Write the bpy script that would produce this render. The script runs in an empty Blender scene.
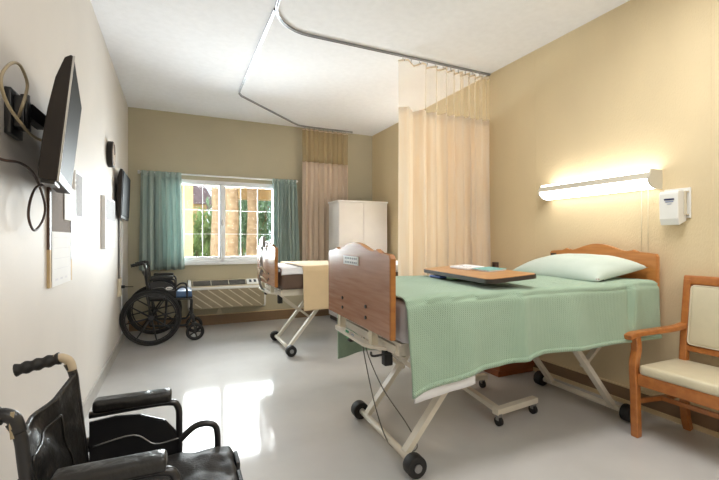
import bpy, bmesh, math, random
from mathutils import Vector, Matrix, noise as mnoise
random.seed(7)
PI = math.pi
SC = bpy.context.scene
COL = SC.collection
R = math.radians

# ------------------------------------------------------------------ materials
def lin(c):
    c = c / 255.0
    return c / 12.92 if c <= 0.04045 else ((c + 0.055) / 1.055) ** 2.4
def rgb(t):
    return (lin(t[0]), lin(t[1]), lin(t[2]), 1)
def mat(name, c, rough=0.5, metal=0.0, spec=0.5, var=0.06, vscale=8.0, bump=0.0, bscale=60.0,
        coat=0.0, coat_rough=0.1, stretch=None, sheen=0.0, transl=0.0, c2=None):
    m = bpy.data.materials.new(name); m.use_nodes = True
    nt = m.node_tree; N = nt.nodes; L = nt.links
    b = N['Principled BSDF']; out = N['Material Output']
    tc = N.new('ShaderNodeTexCoord'); mp = N.new('ShaderNodeMapping')
    L.new(tc.outputs['Object'], mp.inputs['Vector'])
    if stretch: mp.inputs['Scale'].default_value = stretch
    nz = N.new('ShaderNodeTexNoise'); nz.inputs['Scale'].default_value = vscale; nz.inputs['Detail'].default_value = 5
    L.new(mp.outputs['Vector'], nz.inputs['Vector'])
    cr = N.new('ShaderNodeValToRGB')
    a = rgb(c)
    if c2 is None:
        lo = [min(1, v * (1 - var * 2)) for v in a[:3]] + [1]; hi = [min(1, v * (1 + var * 2)) for v in a[:3]] + [1]
    else:
        lo = rgb(c2); hi = a
    cr.color_ramp.elements[0].position = 0.3; cr.color_ramp.elements[0].color = lo
    cr.color_ramp.elements[1].position = 0.7; cr.color_ramp.elements[1].color = hi
    L.new(nz.outputs['Fac'], cr.inputs['Fac']); L.new(cr.outputs['Color'], b.inputs['Base Color'])
    b.inputs['Roughness'].default_value = rough; b.inputs['Metallic'].default_value = metal
    b.inputs['Specular IOR Level'].default_value = spec
    b.inputs['Coat Weight'].default_value = coat; b.inputs['Coat Roughness'].default_value = coat_rough
    b.inputs['Sheen Weight'].default_value = sheen
    if bump:
        n2 = N.new('ShaderNodeTexNoise'); n2.inputs['Scale'].default_value = bscale; n2.inputs['Detail'].default_value = 4
        L.new(mp.outputs['Vector'], n2.inputs['Vector'])
        bp = N.new('ShaderNodeBump'); bp.inputs['Strength'].default_value = bump; bp.inputs['Distance'].default_value = 0.01
        L.new(n2.outputs['Fac'], bp.inputs['Height']); L.new(bp.outputs['Normal'], b.inputs['Normal'])
    if transl:
        tr = N.new('ShaderNodeBsdfTranslucent'); L.new(cr.outputs['Color'], tr.inputs['Color'])
        mx = N.new('ShaderNodeMixShader'); mx.inputs[0].default_value = transl
        L.new(b.outputs[0], mx.inputs[1]); L.new(tr.outputs[0], mx.inputs[2]); L.new(mx.outputs[0], out.inputs['Surface'])
    return m
def emit(name, c, s):
    m = bpy.data.materials.new(name); m.use_nodes = True
    nt = m.node_tree; nt.nodes.remove(nt.nodes['Principled BSDF'])
    e = nt.nodes.new('ShaderNodeEmission'); e.inputs['Color'].default_value = rgb(c); e.inputs['Strength'].default_value = s
    nt.links.new(e.outputs[0], nt.nodes['Material Output'].inputs['Surface'])
    return m
def glass(name):
    m = bpy.data.materials.new(name); m.use_nodes = True
    nt = m.node_tree; N = nt.nodes; L = nt.links
    N.remove(N['Principled BSDF'])
    t = N.new('ShaderNodeBsdfTransparent'); t.inputs['Color'].default_value = (.96, .98, .97, 1)
    g = N.new('ShaderNodeBsdfGlossy'); g.inputs['Roughness'].default_value = 0.02
    f = N.new('ShaderNodeFresnel'); f.inputs['IOR'].default_value = 1.45
    mx = N.new('ShaderNodeMixShader')
    L.new(f.outputs[0], mx.inputs[0]); L.new(t.outputs[0], mx.inputs[1]); L.new(g.outputs[0], mx.inputs[2])
    L.new(mx.outputs[0], N['Material Output'].inputs['Surface'])
    return m
def net(name, c, opacity=0.5):
    """open curtain netting, its threads far finer than anything the camera resolves"""
    m = bpy.data.materials.new(name); m.use_nodes = True
    nt = m.node_tree; N = nt.nodes; L = nt.links
    b = N['Principled BSDF']; b.inputs['Base Color'].default_value = rgb(c); b.inputs['Roughness'].default_value = .9
    tr = N.new('ShaderNodeBsdfTranslucent'); tr.inputs['Color'].default_value = rgb(c)
    m1 = N.new('ShaderNodeMixShader'); m1.inputs[0].default_value = .4
    L.new(b.outputs[0], m1.inputs[1]); L.new(tr.outputs[0], m1.inputs[2])
    t = N.new('ShaderNodeBsdfTransparent')
    mx = N.new('ShaderNodeMixShader'); mx.inputs[0].default_value = opacity
    L.new(t.outputs[0], mx.inputs[1]); L.new(m1.outputs[0], mx.inputs[2])
    L.new(mx.outputs[0], N['Material Output'].inputs['Surface'])
    return m
def wood(name, c, c2, rough=0.35, axis=(1, 1, 12), scale=6, coat=.3):
    m = mat(name, c, rough=rough, c2=c2, vscale=scale, stretch=axis, coat=coat, coat_rough=.2)
    return m
def weave(name, c, c2, scale=90, transl=0.0, bump=.5):
    """small waffle weave"""
    m = mat(name, c, rough=.85, c2=c2, vscale=5, sheen=.2, transl=transl)
    nt = m.node_tree; N = nt.nodes; L = nt.links
    b = N['Principled BSDF']; tc = N.new('ShaderNodeTexCoord')
    w = []
    for d, rot in (('X', R(35)), ('X', R(-35))):
        mp = N.new('ShaderNodeMapping'); mp.inputs['Rotation'].default_value = (rot, rot, rot)
        wv = N.new('ShaderNodeTexWave'); wv.inputs['Scale'].default_value = scale; wv.bands_direction = d
        L.new(tc.outputs['Object'], mp.inputs['Vector']); L.new(mp.outputs['Vector'], wv.inputs['Vector']); w.append(wv)
    mu = N.new('ShaderNodeMath'); mu.operation = 'ADD'
    L.new(w[0].outputs['Fac'], mu.inputs[0]); L.new(w[1].outputs['Fac'], mu.inputs[1])
    bp = N.new('ShaderNodeBump'); bp.inputs['Strength'].default_value = bump; bp.inputs['Distance'].default_value = .004
    L.new(mu.outputs[0], bp.inputs['Height']); L.new(bp.outputs['Normal'], b.inputs['Normal'])
    return m

M = {}
M['wall_tan'] = mat('tan_wallpaper', (225, 206, 168), rough=.62, var=.02, vscale=2.5, bump=.25, bscale=140, stretch=(1, 1, .35))
M['wall_back'] = mat('khaki_paint', (188, 180, 156), rough=.7, var=.02, vscale=2.5, bump=.1, bscale=140)
M['wall_left'] = mat('cream_paint', (216, 210, 203), rough=.6, var=.015, vscale=2.0, bump=.08, bscale=120)
M['ceiling'] = mat('white_ceiling_texture', (243, 244, 248), rough=.9, var=.012, vscale=20, bump=.35, bscale=160)
M['floor'] = mat('polished_vinyl_floor', (199, 197, 195), rough=.5, spec=.05, var=.035, vscale=2.2, coat=.75, coat_rough=.08, bump=.015, bscale=3)
M['trim_white'] = mat('white_vinyl_frame', (238, 239, 240), rough=.35, var=.01)
M['brown_base'] = mat('brown_cove_base', (134, 108, 82), rough=.5, var=.04)
M['cream_base'] = mat('cream_base_strip', (222, 200, 160), rough=.5, var=.02)
M['grey_base'] = mat('grey_cove_base', (176, 172, 166), rough=.5, var=.03)
M['oak'] = wood('honey_oak', (206, 140, 76), (186, 118, 58), axis=(1, .8, 9), rough=.35)
M['oak_face'] = wood('oak_laminate', (184, 140, 114), (162, 116, 90), axis=(1, 1, 14), rough=.25, scale=4, coat=.5)
M['oak_edge'] = wood('oak_edge_band', (172, 112, 48), (150, 92, 36), axis=(1, 1, 6), rough=.4)
M['chair_wood'] = wood('cherry_stained_wood', (188, 120, 60), (164, 96, 44), axis=(3, 3, 3), rough=.3, scale=9)
M['stand_wood'] = wood('nightstand_cherry', (150, 80, 36), (128, 64, 28), axis=(1, 1, 8))
M['tray_wood'] = wood('table_top_laminate', (204, 150, 96), (182, 126, 74), axis=(9, 1, 1), rough=.3)
M['dark_edge'] = mat('dark_brown_edge', (52, 46, 42), rough=.4)
M['white_metal'] = mat('cream_powder_coat', (222, 214, 198), rough=.35, var=.02)
M['grey_metal'] = mat('grey_steel', (150, 150, 150), rough=.35, metal=.8)
M['alu'] = mat('aluminium_track', (168, 170, 174), rough=.3, metal=.9, var=.02)
M['chrome'] = mat('chrome', (210, 210, 212), rough=.12, metal=1, var=.01)
M['black_rubber'] = mat('black_rubber', (26, 25, 25), rough=.6)
M['black_metal'] = mat('black_enamel_tube', (30, 30, 32), rough=.28, spec=.6)
M['vinyl'] = mat('black_creased_vinyl', (34, 33, 32), rough=.3, spec=.5, bump=.9, bscale=16)
M['vinyl_seat'] = mat('black_quilted_vinyl', (44, 43, 43), rough=.5, spec=.4, bump=.35, bscale=260)
M['grip'] = mat('ribbed_black_grip', (30, 29, 28), rough=.55)
M['tape'] = mat('worn_tan_tape', (196, 178, 150), rough=.7)
M['blue_cushion'] = mat('blue_cushion_cover', (70, 100, 140), rough=.4, spec=.6)
M['badge'] = mat('pale_badge', (220, 220, 214), rough=.4)
M['ink'] = mat('dark_ink', (60, 66, 78), rough=.6)
M['navy'] = mat('navy_print', (38, 44, 84), rough=.6)
M['blue_print'] = mat('faded_blue_print', (150, 160, 190), rough=.6)
M['green'] = weave('seafoam_waffle_blanket', (164, 190, 167), (155, 181, 157), scale=42, bump=.6)
M['pillow'] = weave('seafoam_pillowcase', (200, 212, 202), (190, 204, 193), scale=60, bump=.2)
M['sheet'] = mat('white_sheet', (236, 236, 238), rough=.85, var=.01, bump=.1, bscale=12)
M['tan_blanket'] = mat('cream_tan_blanket', (226, 200, 160), rough=.9, var=.02, bump=.15, bscale=70, sheen=.2)
M['mattress'] = mat('brown_mattress_vinyl', (104, 82, 68), rough=.5)
M['mattress_grey'] = mat('grey_mattress_vinyl', (188, 184, 186), rough=.5)
M['drape'] = mat('teal_drape', (190, 206, 201), rough=.9, c2=(168, 188, 184), vscale=14, stretch=(6, 1, .3), transl=.22)
M['peach'] = mat('peach_privacy_cloth', (253, 245, 233), rough=.9, c2=(251, 238, 219), vscale=9, stretch=(5, 1, .3), transl=.5)
M['beige'] = mat('beige_privacy_cloth', (230, 212, 194), rough=.9, c2=(222, 202, 182), vscale=9, stretch=(5, 1, .3), transl=.2)
M['net_pale'] = net('pale_curtain_net', (246, 226, 190), .3)
M['net_tan'] = net('tan_curtain_net', (216, 194, 152), .62)
M['white_lam'] = mat('white_laminate', (242, 239, 238), rough=.4, var=.01)
M['joint'] = mat('dark_joint', (90, 86, 84), rough=.7)
M['white_plastic'] = mat('white_plastic', (236, 236, 232), rough=.35, var=.01)
M['cream_plastic'] = mat('aged_cream_plastic', (214, 204, 180), rough=.45)
M['almond'] = mat('almond_metal_case', (206, 196, 170), rough=.45)
M['ac_panel'] = mat('grey_beige_panel', (160, 148, 124), rough=.5)
M['dark_slot'] = mat('dark_grille', (70, 64, 56), rough=.7)
M['tv'] = mat('dark_brown_plastic', (40, 34, 30), rough=.45, spec=.25)
M['tv_screen'] = mat('black_screen', (5, 5, 6), rough=.5, spec=.08)
M['silver'] = mat('silver_trim', (196, 194, 190), rough=.3, metal=.6)
M['cable_tan'] = mat('tan_coax_cable', (160, 146, 118), rough=.5)
M['cable_dark'] = mat('dark_brown_cable', (70, 52, 44), rough=.5)
M['cable_grey'] = mat('grey_power_cord', (110, 108, 104), rough=.5)
M['frame_brown'] = mat('dark_wood_frame', (84, 62, 52), rough=.45)
M['frame_tan'] = mat('tan_cork_edge', (196, 170, 128), rough=.7)
M['clock_dial'] = mat('tan_clock_dial', (150, 130, 112), rough=.6)
M['felt'] = mat('grey_speckled_felt', (150, 142, 138), rough=.95, var=.15, vscale=220)
M['paper'] = mat('white_paper', (238, 238, 238), rough=.7, var=.01)
M['paper_grey'] = mat('grey_print_panel', (152, 150, 152), rough=.7, var=.08, vscale=60)
M['paper_line'] = mat('faint_print', (222, 222, 226), rough=.7)
M['vinyl_cream'] = mat('cream_vinyl_upholstery', (214, 204, 176), rough=.33, spec=.55, var=.03, bump=.05, bscale=60)
M['teal_print'] = mat('teal_booklet_cover', (120, 182, 178), rough=.4)
M['blue_pack'] = mat('blue_wrapper', (70, 96, 168), rough=.4)
M['green_pack'] = mat('green_wrapper', (120, 160, 120), rough=.4)
M['red'] = mat('dark_red_clip', (120, 36, 44), rough=.4)
M['green_sticker'] = mat('green_sticker', (40, 150, 90), rough=.5)
M['blue_line'] = mat('pale_blue_emblem', (168, 184, 204), rough=.5)
M['light_metal'] = mat('fixture_beige_enamel', (206, 200, 184), rough=.4, var=.01)
M['diffuser'] = emit('lit_diffuser', (255, 250, 242), 6.5)
M['uplens'] = emit('lit_top_lens', (255, 250, 242), 7.5)
M['glass'] = glass('window_glass')
M['porch_tan'] = mat('tan_stucco', (226, 188, 134), rough=.8, var=.05, vscale=12)
M['trunk'] = mat('palm_trunk_bark', (214, 184, 150), rough=.9, c2=(180, 148, 116), vscale=14, bump=.8, bscale=30)
M['leaf'] = mat('yellow_green_leaves', (176, 198, 132), rough=.6, c2=(130, 168, 100), vscale=3, transl=.4)  # yellow green leaves, mottled darker by noise
M['leaf2'] = mat('grey_green_leaves', (176, 198, 164), rough=.6, c2=(130, 166, 126), vscale=3, transl=.4)
M['ground'] = mat('pale_concrete_walk', (206, 200, 186), rough=.9, var=.06, vscale=1.5)
M['roof_tile'] = mat('mauve_roof_tiles', (140, 118, 124), rough=.9, var=.1)
M['shell'] = mat('hall_side_paint', (220, 212, 196), rough=.7, var=.01)

# ------------------------------------------------------------------ mesh builder
class B:
    """collects shapes, then links them as one mesh object"""
    def __init__(s): s.bm = bmesh.new(); s.mats = []
    def mi(s, m):
        if m not in s.mats: s.mats.append(m)
        return s.mats.index(m)
    def _tag(s, faces, m, smooth=False):
        i = s.mi(m)
        for f in faces: f.material_index = i; f.smooth = smooth
    def box(s, x0, x1, y0, y1, z0, z1, m=None, bevel=0.0, M4=None):
        t = bmesh.new()
        bmesh.ops.create_cube(t, size=1)
        bmesh.ops.scale(t, vec=(abs(x1 - x0), abs(y1 - y0), abs(z1 - z0)), verts=t.verts)
        bmesh.ops.translate(t, vec=((x0 + x1) / 2, (y0 + y1) / 2, (z0 + z1) / 2), verts=t.verts)
        if bevel: bmesh.ops.bevel(t, geom=list(t.edges), offset=bevel, segments=3, affect='EDGES', profile=.6)
        s._merge(t, m, bevel > 0, M4); return s
    def _merge(s, t, m, smooth, M4=None):
        if M4 is not None: bmesh.ops.transform(t, matrix=M4, verts=t.verts)
        bmesh.ops.recalc_face_normals(t, faces=t.faces)
        i = s.mi(m); mp = {}
        for v in t.verts: mp[v] = s.bm.verts.new(v.co)
        for f in t.faces:
            try: g = s.bm.faces.new([mp[v] for v in f.verts])
            except ValueError: continue
            g.material_index = i; g.smooth = smooth
        t.free()
    def tube(s, path, r, m=None, seg=10, closed=False, smooth=True, flat=None, taper=None):
        """sweep a circle (or flat=(w,h) rectangle) along a path"""
        P = [Vector(p) for p in path]; n = len(P); t = bmesh.new(); rings = []
        up = Vector((0, 0, 1)); prevx = None
        for i in range(n):
            if closed: d = P[(i + 1) % n] - P[i - 1]
            else: d = (P[min(i + 1, n - 1)] - P[max(i - 1, 0)])
            d.normalize()
            if prevx is None:
                a = up if abs(d.dot(up)) < .9 else Vector((0, 1, 0))
                if flat and abs(d.dot(up)) >= .9: a = Vector((0, 1, 0))
                x = d.cross(a).normalized()
            else:
                x = (prevx - d * prevx.dot(d)).normalized()
            prevx = x; y = x.cross(d).normalized()
            rr = r if taper is None else r * taper[i]
            if flat: pts = [x * (sx * flat[0] / 2) + y * (sy * flat[1] / 2) for sx, sy in ((-1, -1), (1, -1), (1, 1), (-1, 1))]
            else: pts = [x * (rr * math.cos(2 * PI * k / seg)) + y * (rr * math.sin(2 * PI * k / seg)) for k in range(seg)]
            rings.append([t.verts.new(P[i] + q) for q in pts])
        k = len(rings[0])
        for i in range(n if closed else n - 1):
            a, b = rings[i], rings[(i + 1) % n]
            for j in range(k): t.faces.new((a[j], a[(j + 1) % k], b[(j + 1) % k], b[j]))
        if not closed:
            t.faces.new(rings[0]); t.faces.new(rings[-1][::-1])
        s._merge(t, m, smooth and not flat); return s
    def cyl(s, p0, p1, r, m=None, seg=20, r2=None):
        P0, P1 = Vector(p0), Vector(p1); d = (P1 - P0); L_ = d.length
        t = bmesh.new()
        bmesh.ops.create_cone(t, cap_ends=True, segments=seg, radius1=r, radius2=r if r2 is None else r2, depth=L_)
        q = Vector((0, 0, 1)).rotation_difference(d.normalized()).to_matrix().to_4x4()
        bmesh.ops.transform(t, matrix=Matrix.Translation((P0 + P1) / 2) @ q, verts=t.verts)
        bmesh.ops.recalc_face_normals(t, faces=t.faces)
        i0 = len(s.bm.faces); s._merge(t, m, False)
        s.bm.faces.ensure_lookup_table()
        for f in list(s.bm.faces)[i0:]:
            if len(f.verts) == 4: f.smooth = True
        return s
    def sphere(s, c, r, m=None, scale=(1, 1, 1), seg=16):
        t = bmesh.new(); bmesh.ops.create_uvsphere(t, u_segments=seg, v_segments=max(8, seg // 2 + 2), radius=r)
        bmesh.ops.scale(t, vec=scale, verts=t.verts); bmesh.ops.translate(t, vec=c, verts=t.verts)
        s._merge(t, m, True); return s
    def torus(s, c, R_, r, m=None, axis='Y', seg=48, ms=10):
        path = []
        for k in range(seg):
            a = 2 * PI * k / seg
            if axis == 'Y': path.append((c[0] + R_ * math.cos(a), c[1], c[2] + R_ * math.sin(a)))
            elif axis == 'X': path.append((c[0], c[1] + R_ * math.cos(a), c[2] + R_ * math.sin(a)))
            else: path.append((c[0] + R_ * math.cos(a), c[1] + R_ * math.sin(a), c[2]))
        s.tube(path, r, m, seg=ms, closed=True); return s
    def prism(s, poly, axis, a0, a1, m=None, bevel=0.0, smooth=False, m_edge=None):
        """extrude a 2D outline along an axis: X -> poly is (y,z), Y -> (x,z), Z -> (x,y)"""
        t = bmesh.new()
        def pt(p, a):
            return (a, p[0], p[1]) if axis == 'X' else (p[0], a, p[1]) if axis == 'Y' else (p[0], p[1], a)
        v0 = [t.verts.new(pt(p, a0)) for p in poly]; v1 = [t.verts.new(pt(p, a1)) for p in poly]
        n = len(poly); t.faces.new(v0); t.faces.new(v1[::-1])
        side = [t.faces.new((v0[i], v0[(i + 1) % n], v1[(i + 1) % n], v1[i])) for i in range(n)]
        if bevel:
            caps = [f for f in t.faces if len(f.verts) == n]
            es = set(e for f in caps for e in f.edges)
            bmesh.ops.bevel(t, geom=list(es), offset=bevel, segments=2, affect='EDGES')
        s._merge(t, m, smooth); return s
    def grid(s, fn, nu, nv, m=None, smooth=True):
        """fn(i/nu, j/nv) -> point"""
        t = bmesh.new(); V = [[t.verts.new(fn(i / nu, j / nv)) for j in range(nv + 1)] for i in range(nu + 1)]
        for i in range(nu):
            for j in range(nv): t.faces.new((V[i][j], V[i + 1][j], V[i + 1][j + 1], V[i][j + 1]))
        i_ = s.mi(m); mp = {}
        for v in t.verts: mp[v] = s.bm.verts.new(v.co)
        for f in t.faces:
            g = s.bm.faces.new([mp[v] for v in f.verts]); g.material_index = i_; g.smooth = smooth
        t.free(); return s
    def build(s, name, m=None, parent=None, origin=None, solid=0.0, world=False, bevel=0.0, subsurf=0):
        """world=True: the shapes were given in room coordinates; they are moved into the parent's frame"""
        if parent is not None and world:
            Mi = (Matrix.Translation(parent.location) @ Matrix.Rotation(parent.rotation_euler.z, 4, 'Z')).inverted()
            bmesh.ops.transform(s.bm, matrix=Mi, verts=s.bm.verts)
        loc = Vector((0, 0, 0))
        if parent is None and origin != 'world':
            xs = [v.co for v in s.bm.verts]
            loc = Vector(((min(v.x for v in xs) + max(v.x for v in xs)) / 2, (min(v.y for v in xs) + max(v.y for v in xs)) / 2, min(v.z for v in xs)))
            bmesh.ops.translate(s.bm, vec=-loc, verts=s.bm.verts)
        me = bpy.data.meshes.new(name); s.bm.to_mesh(me); s.bm.free()
        for q in s.mats: me.materials.append(q if q is not None else m)
        o = bpy.data.objects.new(name, me); COL.objects.link(o); o.location = loc
        if parent is not None: o.parent = parent
        if bevel:
            md = o.modifiers.new('bevel', 'BEVEL'); md.width = bevel; md.segments = 2; md.limit_method = 'ANGLE'
        if solid:
            md = o.modifiers.new('solid', 'SOLIDIFY'); md.thickness = solid; md.offset = 0
        if subsurf:
            md = o.modifiers.new('sub', 'SUBSURF'); md.levels = subsurf; md.render_levels = subsurf
        return o
def thing(name, label, cat, loc=(0, 0, 0), rz=0.0, group=None):
    o = bpy.data.objects.new(name, None); COL.objects.link(o)
    o.location = loc; o.rotation_euler = (0, 0, rz); o.empty_display_size = .1
    return tag(o, label, cat, group)
def tag(o, label, cat, group=None):
    o['label'] = label; o['category'] = cat
    if group: o['group'] = group
    return o
def struct(o): o['kind'] = 'structure'; return o
def arc(c, r, a0, a1, n, plane='XZ', y=0):
    return [(c[0] + r * math.cos(R(a0 + (a1 - a0) * k / n)), c[1] + r * math.sin(R(a0 + (a1 - a0) * k / n))) for k in range(n + 1)]
def bez(p0, p1, p2, p3, n=14):
    p0, p1, p2, p3 = map(Vector, (p0, p1, p2, p3))
    return [tuple(p0 * (1 - t) ** 3 + p1 * 3 * t * (1 - t) ** 2 + p2 * 3 * t * t * (1 - t) + p3 * t ** 3) for t in [k / n for k in range(n + 1)]]
def spline(pts, n=8):
    P = [Vector(p) for p in pts]; out = []
    for i in range(len(P) - 1):
        a = P[max(i - 1, 0)]; b = P[i]; c = P[i + 1]; d = P[min(i + 2, len(P) - 1)]
        for k in range(n):
            t = k / n
            out.append(tuple(.5 * ((2 * b) + (c - a) * t + (2 * a - 5 * b + 4 * c - d) * t * t + (3 * b - a - 3 * c + d) * t ** 3)))
    out.append(tuple(P[-1])); return out
def nz(x, y=0, z=0): return mnoise.noise(Vector((x, y, z)))

# ------------------------------------------------------------------ room shell
XL, XR, YB, YF, H = -.53, 2.85, 5.74, -2.6, 2.786
WX0, WX1, WZ0, WZ1 = -.16, 1.33, .835, 1.93
struct(B().box(XL - .12, XR + .12, YF - .12, YB + .12, -.1, 0).build('floor', M['floor'], origin='world'))
struct(B().box(XL - .12, XR + .12, YF - .12, YB + .12, H, H + .1).build('ceiling', M['ceiling'], origin='world'))
struct(B().box(XL - .12, XL, YF, YB, 0, H).build('wall_left', M['wall_left'], origin='world'))
struct(B().box(XL, XR, YF - .12, YF, 0, H).build('wall_front', M['shell'], origin='world'))
b = B()
b.box(XL - .12, WX0, YB, YB + .14, 0, H).box(WX1, XR + .12, YB, YB + .14, 0, H)
b.box(WX0, WX1, YB, YB + .14, 0, WZ0).box(WX0, WX1, YB, YB + .14, WZ1, H)
struct(b.build('wall_back', M['wall_back'], origin='world'))
# right wall, with its raised wallpaper seams
b = B().box(XR, XR + .12, YF, YB, 0, H)
for y in (1.29, 2.55, 3.8, .05):
    b.box(XR - .0015, XR, y - .004, y + .004, .12, H)
struct(b.build('wall_right', M['wall_tan'], origin='world'))
# baseboards
b = B().box(XR - .012, XR, YF, YB, .03, .112, M['brown_base']).box(XR - .016, XR, YF, YB, .112, .122, M['cream_base']).box(XR - .022, XR, YF, YB, 0, .03, M['cream_base'])
struct(b.build('baseboard_right', None, origin='world'))
b = B().box(XL, XR - .022, YB - .014, YB, .03, .13, M['brown_base']).box(XL, XR - .022, YB - .02, YB, 0, .03, M['brown_base']).box(XL, XR - .022, YB - .018, YB, .13, .14, M['cream_base'])
struct(b.build('baseboard_back', None, origin='world'))
struct(B().box(XL, XL + .012, YF, YB - .02, 0, .10).build('baseboard_left', M['grey_base'], origin='world'))

# window: frame, two sashes with muntins, panes, sill
wy = YB + .05
win = bpy.data.objects.new('window_1', None); COL.objects.link(win); win.location = (.585, wy, WZ0); win['kind'] = 'structure'
b = B()
for x0, x1, z0, z1 in ((WX0, WX1, WZ0, WZ0 + .045), (WX0, WX1, WZ1 - .04, WZ1), (WX0, WX0 + .035, WZ0, WZ1), (WX1 - .035, WX1, WZ0, WZ1), (.568, .602, WZ0, WZ1)):
    b.box(x0, x1, wy - .05, wy + .04, z0, z1)
b.build('window_frame', M['trim_white'], win, world=True, bevel=.004)
for sx0, sx1 in ((WX0 + .035, .568), (.602, WX1 - .035)):
    b = B(); w = (sx1 - sx0)
    for z0, z1 in ((WZ0 + .045, WZ0 + .075), (WZ1 - .062, WZ1 - .04)): b.box(sx0, sx1, wy - .025, wy + .02, z0, z1)
    for x0 in (sx0, sx1 - .022): b.box(x0, x0 + .022, wy - .0255, wy + .0205, WZ0 + .045, WZ1 - .04)
    for k in (1, 2):
        x = sx0 + w * k / 3; b.box(x - .004, x + .004, wy - .012, wy + .006, WZ0 + .07, WZ1 - .055)
        z = WZ0 + .06 + (WZ1 - WZ0 - .13) * k / 3; b.box(sx0 + .02, sx1 - .02, wy - .0125, wy + .0065, z - .004, z + .004)
    b.build('sash', M['trim_white'], win, world=True)
    B().box(sx0 + .02, sx1 - .02, wy + .008, wy + .013, WZ0 + .06, WZ1 - .05).build('glass_pane', M['glass'], win, world=True)
B().box(.575, .597, wy - .07, wy - .05, 1.33, 1.41).build('latch', M['silver'], win, world=True, bevel=.004)
B().box(WX0 - .04, WX1 + .04, YB - .045, YB + .02, WZ0 - .03, WZ0).build('window_sill', M['trim_white'], win, world=True, bevel=.004)

# ------------------------------------------------------------------ outside the window
struct(B().box(-12, 14, YB + .14, 26, -.3, -.15).build('ground_outside', M['ground'], origin='world'))
tag(B().box(.03, .26, 6.9, 7.13, -.15, 3.0).build('porch_pillar', M['porch_tan']), 'square tan porch pillar seen at the left of the window', 'pillar')
o = B().box(.95, 7, 9.45, 9.8, 2.08, 2.5, M['porch_tan']).box(.95, 7, YB + .14, 9.9, 2.5, 2.6, M['porch_tan']).build('porch_roof', None)
tag(o, 'tan porch roof with beam outside the window', 'roof')
def palm(x, y, r, label, lean=0):
    b = B(); P = [(x + lean * k / 20 + .01 * math.sin(k), y, -.16 + 4.6 * k / 20) for k in range(21)]
    b.tube(P, r, None, seg=18, taper=[1.25 - .35 * min(1, k / 12) + .05 * (k % 2) for k in range(21)])
    return tag(b.build('palm_trunk', M['trunk']), label, 'tree', 'palm trunks outside the window')
palm(.755, 8.3, .11, 'palm trunk just left of the window mullion')
palm(.97, 7.9, .115, 'thickest palm trunk, just right of the window mullion')
palm(1.44, 8.4, .105, 'palm trunk in the middle of the right window sash')
def bush(name, c, s, n, m, label):
    b = B(); t = bmesh.new()
    for k in range(n):
        while True:
            p = Vector((random.uniform(-1, 1), random.uniform(-1, 1), random.uniform(-1, 1)))
            if p.length < 1: break
        p = p * (.75 + .25 * random.random())
        p = Vector((p.x * s[0] + c[0], p.y * s[1] + c[1], p.z * s[2] + c[2]))
        q = Matrix.Rotation(random.uniform(0, 6.28), 3, 'Z') @ Matrix.Rotation(random.uniform(0, 3.1), 3, 'X')
        l = random.uniform(.08, .16); w = l * .35
        vs = [t.verts.new(p + q @ Vector(v)) for v in ((0, -l, 0), (w, 0, .01), (0, l, 0), (-w, 0, .01))]
        t.faces.new(vs)
    b._merge(t, None, False)
    for k in range(5):
        b.tube(spline([(c[0], c[1], -.16), (c[0] + random.uniform(-.2, .2) * s[0], c[1], (c[2] - .15) * .5), (c[0] + random.uniform(-.6, .6) * s[0], c[1] + random.uniform(-.5, .5) * s[1], c[2] + .3 * s[2])], 5), .025, M['trunk'], seg=6)
    o = b.build(name, m); return tag(o, label, 'tree')
bush('leafy_shrub', (.5, 9.6, .85), (.75, .6, 1.05), 1500, M['leaf'], 'bright green leafy shrub in the left sash behind the palm trunk')
bush('leafy_tree', (2.0, 12.6, 1.9), (1.3, .9, 1.5), 2600, M['leaf2'], 'pale green leafy tree in the right half of the window')
bush('leafy_tree', (3.3, 11.2, 1.5), (.9, .8, 1.2), 1800, M['leaf'], 'mid green tree at the right edge of the window')
bush('leafy_tree', (2.1, 14.9, 1.7), (1.1, .8, 1.2), 1800, M['leaf'], 'green tree between the two right hand trunks')
bush('low_shrub', (1.65, 9.3, .25), (.45, .3, .42), 500, M['leaf'], 'low yellow green shrub below the right hand trunk')
o = B().box(-1.2, 1.1, 16.5, 19, -.15, 2.5, M['porch_tan']).prism([(-1.5, 2.5), (1.4, 2.5), (.70, 3.8)], 'Y', 16.3, 19.2, M['roof_tile']).build('neighbour_house', None)
tag(o, 'far tan house with mauve gable roof behind the shrub', 'building')

# ------------------------------------------------------------------ curtains, rod and tracks
t = thing('curtain_rod', 'thin white curtain rod above the window', 'curtain rod', (.6, YB - .05, 1.985))
B().cyl((-.42, YB - .05, 1.985), (1.62, YB - .05, 1.985), .011).build('rod', M['trim_white'], t, world=True)
for x in (-.41, 1.6): B().box(x - .012, x + .012, YB - .055, YB, 1.965, 2.003).build('bracket', M['trim_white'], t, world=True)
def drape(name, x0, x1, y, z0, z1, folds, amp, m, label, cat, seed, skew=0.0, group=None, warp=1.0):
    t = thing(name, label, cat, ((x0 + x1) / 2, y, z0), 0, group)
    def fn(u, v):
        z = z1 + (z0 - z1) * v
        ph = 2 * PI * folds * (u ** warp + .02 * math.sin(5 * u + seed)) + seed
        a = amp * (.55 + .45 * v) * (1 + .5 * nz(u * 7, seed, 0))
        x = x0 + (x1 - x0) * u + skew * v * (u - .3) + .010 * math.sin(2 * ph) * v
        yy = y + a * math.sin(ph) + .25 * a * math.sin(2.3 * ph + 1) + .012 * nz(u * 5, v * 2, seed)
        zz = z if v < .999 else z + .006 * math.sin(ph)
        return (x, yy, zz)
    return t, fn
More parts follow.
